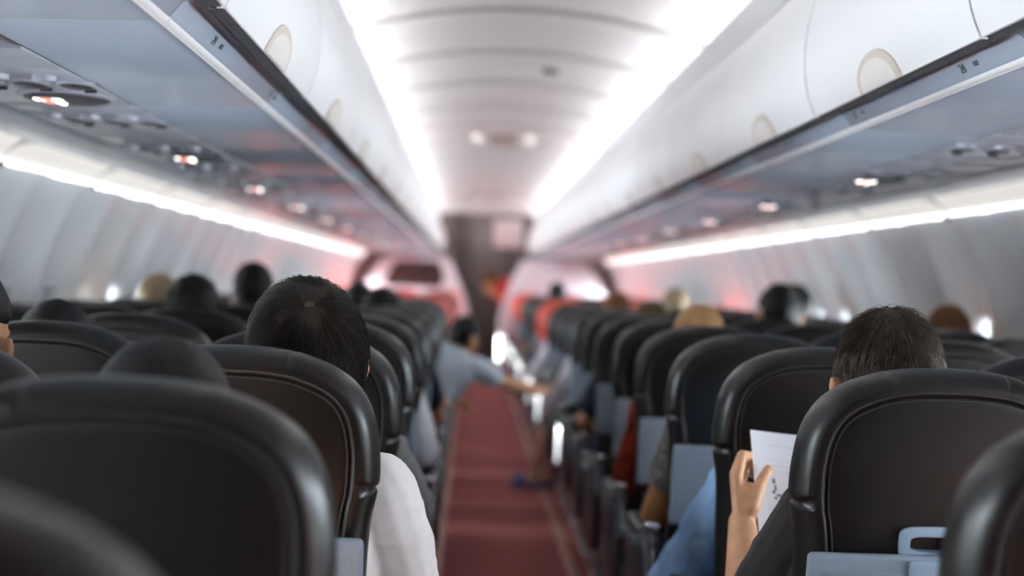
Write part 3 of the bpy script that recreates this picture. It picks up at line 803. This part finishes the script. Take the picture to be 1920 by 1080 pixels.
def hand(mb, w, dirv, back, side, k=1.0, curl=0.5):
    """w wrist, dirv towards the fingers, back = outward normal of the back of the hand, side = towards the thumb"""
    w = Vector(w); d = Vector(dirv).normalized(); b = Vector(back); b = (b - d * b.dot(d)).normalized(); t = d.cross(b)
    if t.dot(Vector(side)) < 0: t = -t
    L = [0.040, 0.044, 0.041, 0.033]
    for i, o in enumerate((0.030, 0.010, -0.010, -0.029)):
        m0 = w + d * 0.015 * k + t * o * 0.5 * k; m1 = w + d * (0.085 - 0.004 * abs(i - 1)) * k + t * o * k
        mb.cap(m0, 0.014 * k, m1, 0.0115 * k, 10)
        p = m1; a = 0.25 + curl * 0.5
        for j, q in enumerate((1.0, 0.68, 0.52)):
            n_ = p + (d * math.cos(a) - b * math.sin(a)) * L[i] * q * k
            mb.cap(p, (0.0100 - 0.0012 * j) * k, n_, (0.0090 - 0.0012 * j) * k, 8); p = n_; a += curl * 0.8
    p0 = w + d * 0.02 * k + t * 0.022 * k; p1 = w + d * 0.050 * k + t * 0.046 * k - b * 0.012 * k
    p2 = p1 + (d * 0.8 + t * 0.35 - b * 0.4).normalized() * 0.034 * k; p3 = p2 + (d * 0.95 - b * 0.35).normalized() * 0.026 * k
    mb.cap(p0, 0.016 * k, p1, 0.0125 * k, 10); mb.cap(p1, 0.0115 * k, p2, 0.0105 * k, 8); mb.cap(p2, 0.0105 * k, p3, 0.008 * k, 8)

def person(label, seat, head, yaw=0, pitch=8, roll=0, hair=('hair_black', 'short', 0.014), skin='skin', shirt='navy', sleeve='short', trousers='jeans',
           armL=None, armR=None, legL=None, legR=None, vox=0.0075, k=1.0, lean=0.0, handmade=None, feet='shoe', strand=None, chest=None, group='seated passengers', pelvis=None, sloose=0.012, wr=(0.004, (9, 9, 14)), standing=False):
    sx, sy = seat; hx, hy, hz = head
    R = rot(yaw, pitch, roll)
    root = empty('person', (sx, sy + 0.25, 0), label, 'person', group)
    off = Vector((sx, sy + 0.25, 0))
    pel = Vector(pelvis or (sx, sy + 0.26, 0.535))
    nk = Vector(head) + R @ Vector((0, -0.012, -0.105)) * k
    base = Vector((hx * 0.75 + pel.x * 0.25, hy * 0.6 + (sy + 0.25) * 0.4 - 0.0, hz - 0.195 * k))
    ch = Vector(chest) if chest else Vector((base.x * 0.65 + pel.x * 0.35, max(sy + 0.235, base.y - 0.02), base.z - 0.15))
    ax = (base - pel).normalized(); rt_ = Vector((1, 0, 0)); rt_ = (rt_ - ax * rt_.dot(ax)).normalized(); fw = ax.cross(rt_) * -1
    TR = Matrix((rt_, fw, ax)).transposed()
    shw = 0.168 * k
    def default_arm(s):
        sh = base + rt_ * s * shw - ax * 0.035
        return [tuple(sh), (pel.x + s * 0.235, sy + 0.33, 0.69), (pel.x + s * 0.11, sy + 0.50, 0.625)]
    arms = [armL or default_arm(-1), armR or default_arm(1)]
    def default_leg(s): return [(pel.x + s * 0.095, pel.y + 0.02, 0.525), (pel.x + s * 0.11, sy + 0.62, 0.555), (pel.x + s * 0.11, sy + 0.60, 0.10)]
    legs = [legL or default_leg(-1), legR or default_leg(1)]
    mb = MB()
    head_parts(mb, head, R, k)
    mb.cap(nk, 0.054 * k, base + Vector((0, 0, -0.01)), 0.060 * k)
    def torso(m, g):
        m.ell(ch, (0.158 * k + g, 0.098 * k + g, 0.20 * k + g), TR, 24, 16)
        m.ell(pel.lerp(ch, 0.45), (0.142 * k + g, 0.098 * k + g, 0.17 * k + g), TR, 24, 16)
        m.ell(pel + Vector((0, 0, 0.02)), (0.162 * k + g, 0.115 * k + g, 0.11 * k + g), TR, 24, 16)
        m.cap(Vector(arms[0][0]), 0.052 * k + g, Vector(arms[1][0]), 0.052 * k + g)
        for s, a in ((-1, arms[0]), (1, arms[1])): m.cap(base + Vector((0, 0, -0.005)) + rt_ * s * 0.03, 0.045 * k + g, a[0], 0.05 * k + g)
    torso(mb, 0)
    for s, (a, e, w) in zip((-1, 1), arms):
        a, e, w = Vector(a), Vector(e), Vector(w); mid = e.lerp(w, 0.3)
        mb.chain([(a, 0.052 * k), (a.lerp(e, 0.5), 0.047 * k), (e, 0.038 * k)]); mb.chain([(e, 0.040 * k), (mid, 0.040 * k), (w, 0.026 * k)])
        if handmade and handmade[0] == s: handmade[1](mb)
        else: hand(mb, w, (w - e) * 0.5 + Vector((0, 0.05, -0.02)), (0, 0.1, 1), (-s, 0, 0), k)
    sandals = feet == 'sandal'
    for s, (h_, kn, an) in zip((-1, 1), legs):
        h_, kn, an = Vector(h_), Vector(kn), Vector(an)
        mb.chain([(h_, 0.082 * k), (h_.lerp(kn, 0.5), 0.072 * k), (kn, 0.055 * k)]); mb.chain([(kn, 0.054 * k), (kn.lerp(an, 0.3), 0.055 * k), (an, 0.036 * k)])
        fd = Vector((0, 1, 0)) if not sandals else Vector((-0.75, 0.66, 0))
        heel = an + Vector((0, 0, -0.055)) - fd * 0.02; toe = an + fd * 0.155 + Vector((0, 0, -0.072))
        mb.cap(an + Vector((0, 0, -0.02)), 0.036 * k, heel, 0.030 * k); mb.cap(heel, 0.028 * k, toe, 0.022 * k)
        sd = fd.cross(Vector((0, 0, 1)))
        mb.cap(an + Vector((0, 0, -0.03)), 0.033 * k, toe + sd * 0.012, 0.023 * k); mb.cap(an + Vector((0, 0, -0.035)), 0.03 * k, toe - sd * 0.018, 0.020 * k)
        if sandals:
            for i in range(5):
                b0 = toe + sd * (0.026 - 0.013 * i); mb.cap(b0, 0.010, b0 + fd * (0.034 - 0.004 * i), 0.009 - 0.0007 * i, 8)
            so = MB(); pts = []
            for i in range(28):
                a = 2 * PI * i / 28; u = math.cos(a); v = math.sin(a); pts.append(an + fd * (0.075 + 0.135 * u) + sd * (0.048 * v * (1 + 0.18 * u)) + Vector((0, 0, -0.1)))
            so.loft([[p for p in pts], [p + Vector((0, 0, 0.022)) for p in pts]], True, True, True); so.v = [tuple(Vector(v) - off) for v in so.v]
            sh_o = so.build('sandal', M['blue_rubber'], root)
            st = MB(); top = an + fd * 0.10 + Vector((0, 0, -0.035))
            tp = [top + sd * 0.052 + Vector((0, 0, -0.05)), top + sd * 0.035 + Vector((0, 0, -0.012)), top, top - sd * 0.038 + Vector((0, 0, -0.016)), top - sd * 0.054 + Vector((0, 0, -0.05))]
            for q in (-0.016, 0, 0.016, 0.03): st.tube(spline([p + fd * q for p in tp], 4), 0.011, 8)
            st.v = [tuple(Vector(v) - off) for v in st.v]; st.build('strap', M['blue_rubber'], sh_o)
    def fin(m_, name, mt, parent=root, sm=5, v=vox, noise=None):
        m_.v = [tuple(Vector(p) - off) for p in m_.v]
        return link(name, blob(m_, v, sm, M[mt], name, noise), parent)
    fin(mb, 'body', skin, sm=4)
    # clothes
    sm_ = MB(); torso(sm_, sloose)
    for i, (a, e, w) in enumerate(arms):
        a, e, w = Vector(a), Vector(e), Vector(w)
        if sleeve == 'long': sm_.chain([(a, 0.054 * k + sloose), (a.lerp(e, 0.5), 0.050 * k + sloose), (e, 0.043 * k + sloose)]); sm_.chain([(e, 0.043 * k + sloose), (e.lerp(w, 0.3), 0.040 * k + sloose), (e.lerp(w, 0.93), 0.028 * k + sloose * 0.6)])
        else:
            q = sleeve if isinstance(sleeve, float) else 0.62
            sm_.chain([(a, 0.056 * k + sloose), (a.lerp(e, q * 0.5), 0.056 * k + sloose), (a.lerp(e, q), 0.050 * k + sloose)])
    fin(sm_, 'shirt', shirt, noise=wr)
    tr = MB()
    tr.ell(pel + Vector((0, 0, 0.0)), (0.172 * k, 0.125 * k, 0.115 * k), TR, 24, 16)
    for h_, kn, an in legs:
        h_, kn, an = Vector(h_), Vector(kn), Vector(an); q = 0.30 if sandals else 0.95
        tr.chain([(h_, 0.094 * k), (h_.lerp(kn, 0.5), 0.084 * k), (kn, 0.067 * k)]); tr.chain([(kn, 0.066 * k), (kn.lerp(an, q * 0.5), 0.066 * k), (kn.lerp(an, q), 0.058 * k)])
    fin(tr, 'trousers', trousers, noise=wr)
    if feet == 'shoe':
        for h_, kn, an in legs:
            an = Vector(an); sh = MB(); sh.cap(an + Vector((0, -0.03, -0.05)), 0.042, an + Vector((0, 0.16, -0.062)), 0.036); sh.cap(an + Vector((0, -0.01, -0.01)), 0.043, an + Vector((0, -0.02, -0.05)), 0.040)
            fin(sh, 'shoe', 'shoe', sm=3)
    hm, hs, ht = hair
    hb = hair_shell(head, R, k, hs, ht, lump=ht * 0.25, seed=hx * 7)
    hb.v = [tuple(Vector(v) - off) for v in hb.v]; ho = hb.build('hair', M[hm], root, angle=180)
    if strand:
        for (nm, mt, kw) in strand:
            s_ = strands(head, R, k, **kw); s_.v = [tuple(Vector(v) - off) for v in s_.v]; s_.build(nm, M[mt], ho, angle=180)
    for s in (-1, 1):
        e = MB(); e.ell(Vector(head) + R @ (Vector((s * 0.031, 0.078, 0.004)) * k) - off, (0.012, 0.012, 0.012), None, 12, 8); e.build('eye', M['eye'], root)
    return root

def man_hand(mb):
    V = lambda *p: Vector(p)
    w, c1 = V(.357, 2.795, .826), V(.363, 2.80, .882)
    bI, bM_, bR, bP = V(.353, 2.79, .841), V(.355, 2.803, .842), V(.361, 2.818, .84), V(.369, 2.83, .834)
    mI, mM, mR, mP = V(.346, 2.81, .910), V(.347, 2.83, .916), V(.356, 2.85, .906), V(.367, 2.868, .887)
    for b, m_ in ((bI, mI), (bM_, mM), (bR, mR), (bP, mP)):
        mb.cap(w, 0.0225, b, 0.017, 12); mb.cap(b, 0.017, m_, 0.0125, 12)
    mb.cap(w, 0.0235, c1, 0.016, 12)
    for m_, p, d, t, r in ((mI, V(.3605, 2.838, .953), V(.390, 2.888, .946), V(.407, 2.890, .935), .0106), (mM, V(.364, 2.862, .947), V(.394, 2.898, .936), V(.413, 2.898, .924), .0106),
                           (mR, V(.370, 2.88, .935), V(.396, 2.901, .924), V(.413, 2.899, .912), .0100), (mP, V(.378, 2.893, .914), V(.397, 2.908, .906), V(.410, 2.905, .898), .0088)):
        mb.cap(m_, r * 1.18, p, r * 1.03, 12); mb.cap(p, r * 1.03, d, r * 0.92, 12); mb.cap(d, r * 0.92, t, r * 0.80, 12)
    cT, mT, iT, tT = V(.372, 2.79, .858), V(.388, 2.80, .892), V(.403, 2.823, .912), V(.4155, 2.840, .928)
    mb.cap(w, 0.021, cT, 0.020, 12); mb.cap(cT, 0.020, mT, 0.0145, 12); mb.cap(mT, 0.0140, iT, 0.0118, 12); mb.cap(iT, 0.0118, tT, 0.0092, 12)
    mb.cap(V(.366, 2.797, .87), 0.017, V(.370, 2.806, .893), 0.012, 12)
def sy(r): return ROW0 + PITCH * r
A, B, D = SEATX
# the two passengers in focus
person('person with thick dark brown hair and white T-shirt leaning out of the left aisle seat', (-A, sy(0)), (-0.478, 2.515, 1.132), yaw=14, pitch=17, roll=-6, hair=('hair_brown', 'short', 0.020), shirt='white_tee', sleeve=0.72,
       armR=[(-0.350, 2.50, 0.900), (-0.272, 2.56, 0.645), (-0.36, 2.78, 0.63)], vox=0.005, k=1.06, sloose=0.016, wr=(0.0055, (5, 8, 13)), group='passengers in the seats left of the aisle',
       strand=[('hair_strands', 'hair_brown', dict(n=8000, L=0.064, rad=0.0010, base=0.018, whorl=(-0.05, -0.904, 0.425), lift=0.22, rnd=0.13, seed=3, grav=0.12))])
boy = bpy.data.objects['person']
man = person('person with greying hair and black T-shirt in right aisle seat holding a magazine', (A, sy(0)), (0.557, 2.525, 1.122), yaw=-4, pitch=10, roll=2, hair=('hair_greying', 'short', 0.0125), shirt='black_tee', sleeve=0.80,
       armL=[(0.432, 2.50, 0.888), (0.345, 2.645, 0.665), (0.357, 2.795, 0.826)], handmade=(-1, man_hand), vox=0.0035, k=1.05, wr=(0.003, (8, 8, 12)), group='passengers in the seats right of the aisle',
       strand=[('hair_strands', 'hair_greying', dict(n=5200, L=0.040, rad=0.0008, base=0.011, whorl=(-0.1, -0.5, 0.85), lift=0.30, rnd=0.35, seed=5, grav=0.9, topkick=0.8)),
               ('grey_strands', 'hair_grey', dict(n=1100, L=0.034, rad=0.0006, base=0.0135, whorl=(-0.1, -0.5, 0.85), lift=0.25, rnd=0.3, seed=6, grav=1.1, only=lambda d: 0.04 + (1.0 if d.z < 0.35 and abs(d.x) > 0.45 else 0)))])
Rb = rot(14, 17, -6); hd = Vector((-0.05, -0.904, 0.425)).normalized()
wp = Vector((-0.478, 2.515, 1.132)) + Rb @ (Vector((hd.x * (HR[0] + 0.0215), -0.006 + hd.y * (HR[1] + 0.0215), 0.014 + hd.z * (0.102 + 0.0215))) * 1.06)
q = MB(); q.ell(wp - boy.location, (0.009, 0.0035, 0.007), Rb @ rot(0, 20, 0), 14, 8); q.build('scalp_whorl', M['whorl'], boy)
nm = MB(); nm.ell(Vector((0.4165, 2.8315, 0.9245)) - man.location, (0.0055, 0.0022, 0.0075), rot(0, -35, 28), 12, 8); nm.build('thumb_nail', M['skin_pale'], man)
# magazine page in his hand
mg = empty('magazine', (0.47, 2.85, 0.9), 'white magazine page held up in the hand of the greying passenger', 'magazine')
def page(u, v, d=0.0):    # u across 0..1, v down 0..1
    z = 1.000 - 0.225 * v; y = 2.886 - 0.088 * v + 0.010 * math.sin(PI * u) + 0.004 * math.sin(6 * u + 2 * v); x = 0.3845 + 0.012 * v + 0.205 * u
    return Vector((x, y - d, z - 0.004 * math.sin(PI * u) - 0.01 * u)) - Vector((0.47, 2.85, 0.9))
def sheet(u0, u1, v0, v1, d0, d1, n=14):
    m = MB(); rows = lambda d: [[page(u0 + (u1 - u0) * i / n, v0 + (v1 - v0) * j / n, d) for i in range(n + 1)] for j in range(n + 1)]
    m.loft(rows(d1), closed=False); m.loft([r[::-1] for r in rows(d0)], closed=False)
    e1, e0 = rows(d1), rows(d0)
    for a, b in ((e1[0], e0[0]), (e1[-1], e0[-1]), ([r[0] for r in e1], [r[0] for r in e0]), ([r[-1] for r in e1], [r[-1] for r in e0])): m.loft([a, b], closed=False)
    return m
sheet(0, 1, 0, 1, 0.0, 0.0012).build('page', M['paper'], mg)
sheet(0.02, 0.98, 0.02, 0.985, -0.0035, -0.0015).build('back_page', M['paper'], mg)
sheet(0.14, 0.95, 0.115, 0.122, 0.0012, 0.0016, 8).build('header_rule', M['inkgrey'], mg)
sheet(0.44, 0.96, 0.19, 0.72, 0.0012, 0.0016, 8).build('printed_picture', M['inkphoto'], mg)
tx = MB()
for i in range(13): m_ = sheet(0.12, 0.40 - 0.05 * (i % 5 == 4), 0.62 + 0.026 * i, 0.629 + 0.026 * i, 0.0012, 0.0015, 4); tx.add(m_.v, m_.f)
tx.build('printed_text', M['inkgrey'], mg); tx = MB()
for i in range(3): m_ = sheet(0.13, 0.38, 0.24 + 0.05 * i, 0.245 + 0.05 * i, 0.0012, 0.0015, 4); tx.add(m_.v, m_.f)
tx.build('printed_caption', M['inkgrey'], mg)
dk = MB()
for (u, v, a, b_) in ((0.185, 0.40, 0.03, 0.045), (0.20, 0.455, 0.022, 0.05), (0.175, 0.50, 0.03, 0.03), (0.215, 0.53, 0.05, 0.02), (0.19, 0.555, 0.03, 0.02)): m_ = sheet(u, u + a, v, v + b_, 0.0012, 0.0016, 3); dk.add(m_.v, m_.f)
dk.build('printed_figure', M['inkdark'], mg)

GL, GR = 'passengers in the seats left of the aisle', 'passengers in the seats right of the aisle'
hb = ('hair_black', 'short', 0.013); hl = ('hair_black', 'long', 0.016)
person('person with long black hair just in front of the big blurred left aisle seat', (-A, sy(-1)), (-0.567, 1.755, 1.065), hair=hl, shirt='navy', group=GL, pitch=4, k=1.02)
person('person with short black hair at the left edge of the photo, one ear showing', (-B, sy(0)), (-1.088, 2.52, 1.150), hair=hb, shirt='navy', group=GL, yaw=-6, k=1.04)
person('person with black hair low behind the second left middle seat', (-B - 0.05, sy(1)), (-1.125, 3.24, 1.080), hair=hb, shirt='navy', group=GL, pitch=12)
person('person with grey sweater resting an elbow into the aisle from the left block', (-A, sy(1)), (-0.60, 3.22, 1.02), hair=hb, shirt='grey_knit', sleeve='long', group=GL, armR=[(-0.385, 3.24, 0.88), (-0.318, 3.42, 0.745), (-0.40, 3.62, 0.72)], pitch=14)
person('person with rounded black hair above the fourth left middle seat', (-B, sy(3)), (-1.098, 4.68, 1.138), hair=('hair_black', 'short', 0.019), shirt='navy', group=GL, k=1.02)
person('person with white sleeve beside the aisle, left block', (-A, sy(3)), (-0.60, 4.70, 1.02), hair=hb, shirt='white_shirt', sleeve='long', group=GL, armR=[(-0.40, 4.71, 0.90), (-0.335, 4.86, 0.70), (-0.40, 5.06, 0.66)], pitch=14)
person('person with light brown hair by the left windows', (-D, sy(5)), (-1.54, 6.18, 1.145), hair=('hair_blond', 'short', 0.013), shirt='grey_knit', group=GL)
person('person with round black hair standing out against the pink left wall', (-B, sy(5)), (-1.135, 6.2, 1.200), hair=('hair_black', 'short', 0.018), shirt='navy', group=GL, k=1.02)
person('person with dark hair seen behind the right side of the brown-haired boy', (-A, sy(6)), (-0.735, 6.95, 1.135), hair=hb, shirt='navy', group=GL)
person('person with dark hair above the eighth left aisle seat', (-A, sy(5)), (-0.575, 6.18, 1.120), hair=hb, shirt='navy', group=GL)
person('person with black hair and pale blue shirt leaning across the aisle, one arm stretched out', (-A, sy(7)), (-0.225, 7.78, 0.972), yaw=-25, pitch=20, roll=14, hair=hb, shirt='paleblue', sleeve=0.5, skin='skin', group=GL, pelvis=(-0.50, 7.64, 0.535), chest=(-0.355, 7.70, 0.765),
       armL=[(-0.42, 7.62, 0.80), (-0.38, 7.80, 0.62), (-0.25, 7.98, 0.62)], armR=[(-0.165, 7.76, 0.815), (0.05, 7.86, 0.725), (0.27, 7.98, 0.675)], trousers='grey_knit')
person('person with blue denim sleeve, elbow out in the aisle on the right', (A, sy(1)), (0.60, 3.22, 1.02), hair=hb, shirt='denim', sleeve='long', group=GR, armL=[(0.425, 3.20, 0.830), (0.298, 3.36, 0.555), (0.42, 3.56, 0.64)], pitch=14, vox=0.006, sloose=0.020, wr=(0.005, (8, 8, 16)))
person('person with grey patterned sleeve and bare brown elbow in the aisle', (A, sy(2)), (0.60, 3.98, 1.02), hair=hb, shirt='pattern_tee', skin='skin_deep', sleeve=0.34, group=GR, armL=[(0.425, 3.97, 0.855), (0.350, 4.12, 0.585), (0.45, 4.32, 0.66)], pitch=14, sloose=0.016, k=1.08)
person('person with tan hair and rust red sleeve, fifth right aisle seat', (A, sy(3)), (0.567, 4.70, 1.105), hair=('hair_tan', 'short', 0.014), shirt='red_knit', sleeve='long', group=GR, armL=[(0.42, 4.70, 0.88), (0.365, 4.86, 0.585), (0.47, 5.06, 0.66)], sloose=0.018)
person('person with olive brown hair in the seventh right aisle seat', (A, sy(5)), (0.595, 6.17, 1.100), hair=('hair_olive', 'short', 0.014), shirt='navy', group=GR)
person('person with chestnut hair and white shirt in the ninth right aisle seat', (A, sy(7)), (0.600, 7.66, 1.125), hair=('hair_chestnut', 'short', 0.014), shirt='white_shirt', sleeve='long', group=GR, armL=[(0.41, 7.64, 0.88), (0.285, 7.80, 0.62), (0.36, 8.02, 0.66)])
person('person with bare feet in blue sandals stretched into the aisle', (A, sy(8)), (0.58, 8.40, 1.02), hair=hb, shirt='grey_knit', group=GR, trousers='pattern_tee', feet='sandal', legL=[(0.47, 8.40, 0.53), (0.36, 8.77, 0.57), (0.255, 8.93, 0.113)], legR=[(0.60, 8.40, 0.53), (0.50, 8.78, 0.57), (0.36, 9.02, 0.113)], pitch=16, skin='skin_pale')
person('person with light brown hair in the right middle seats, far ahead', (B, sy(8)), (1.02, 8.38, 1.165), hair=('hair_blond', 'short', 0.012), shirt='grey_knit', group=GR)
person('person with grey-black hair above the fifth right middle seat', (B, sy(5)), (1.155, 6.18, 1.185), hair=('hair_black', 'short', 0.016), shirt='grey_knit', group=GR, k=1.05)
person('person with black hair by the right windows, half behind another head', (D, sy(7)), (1.565, 7.65, 1.205), hair=hb, shirt='navy', group=GR)
person('person with chestnut hair by the right windows, only the crown showing', (D, sy(4)), (1.655, 5.45, 1.130), hair=('hair_chestnut', 'short', 0.014), shirt='navy', group=GR)
person('person with white sleeve far up the aisle beside the right red seats', (A, sy(10)), (0.60, 9.85, 1.02), hair=hb, shirt='white_shirt', sleeve='long', group=GR, armL=[(0.42, 9.85, 0.90), (0.290, 10.02, 0.66), (0.36, 10.2, 0.66)], pitch=14)
person('person with black hair above the right seats near the partition', (A, sy(14)), (0.585, 12.80, 1.190), hair=hb, shirt='navy', group=GR)
person('person with brown hair and red jacket bending at the front of the aisle', (0.48, 19.1), (0.075, 19.36, 1.31), yaw=-30, pitch=20, roll=20, hair=('hair_chestnut', 'short', 0.020), shirt='red_uniform', sleeve='long', trousers='navy', group=None,
       pelvis=(0.50, 19.42, 0.98), chest=(0.37, 19.42, 1.20), armL=[(0.23, 19.36, 1.17), (0.34, 19.30, 0.95), (0.40, 19.30, 0.74)], armR=[(0.28, 19.50, 1.16), (0.30, 19.55, 0.92), (0.28, 19.45, 0.74)],
       legL=[(0.42, 19.42, 0.95), (0.42, 19.44, 0.52), (0.42, 19.42, 0.115)], legR=[(0.58, 19.42, 0.95), (0.58, 19.44, 0.52), (0.58, 19.42, 0.115)])

# ------------------------------------------------------------------ daylight and the added fill at the front
w = bpy.data.worlds.new('sky'); sc.world = w; w.use_nodes = True
nt = w.node_tree; bg = nt.nodes['Background']
bg.inputs['Color'].default_value = (0.88, 0.94, 1.0, 1); bg.inputs['Strength'].default_value = 75.0
sun = bpy.data.lights.new('sun', 'SUN'); sun.energy = 160.0; sun.angle = math.radians(0.6); sun.color = (1.0, 0.95, 0.88)
so = bpy.data.objects.new('sun', sun); C.objects.link(so)
d = Vector((1.0, 0.06, -math.tan(math.radians(16.5)))).normalized(); so.rotation_euler = d.to_track_quat('-Z', 'Y').to_euler()

gl = bpy.data.lights.new('front_fill', 'AREA'); gl.energy = 3.5; gl.size = 0.5; gl.color = (1.0, 0.95, 0.93)  # unseen area light added to brighten the dark front wall
go = bpy.data.objects.new('front_fill', gl); C.objects.link(go); go.location = (0.05, 20.45, 2.40)
sc.view_settings.view_transform = 'Standard'; sc.view_settings.look = 'None'; sc.view_settings.gamma = 1.0; sc.view_settings.use_curve_mapping = False
sc.view_settings.exposure = 0.7
cy = sc.cycles
cy.use_denoising = True; cy.denoiser = 'OPENIMAGEDENOISE'
cy.max_bounces = 9; cy.diffuse_bounces = 6; cy.glossy_bounces = 4; cy.transmission_bounces = 4; cy.transparent_max_bounces = 8
cy.sample_clamp_indirect = 8.0; cy.caustics_reflective = False; cy.caustics_refractive = False
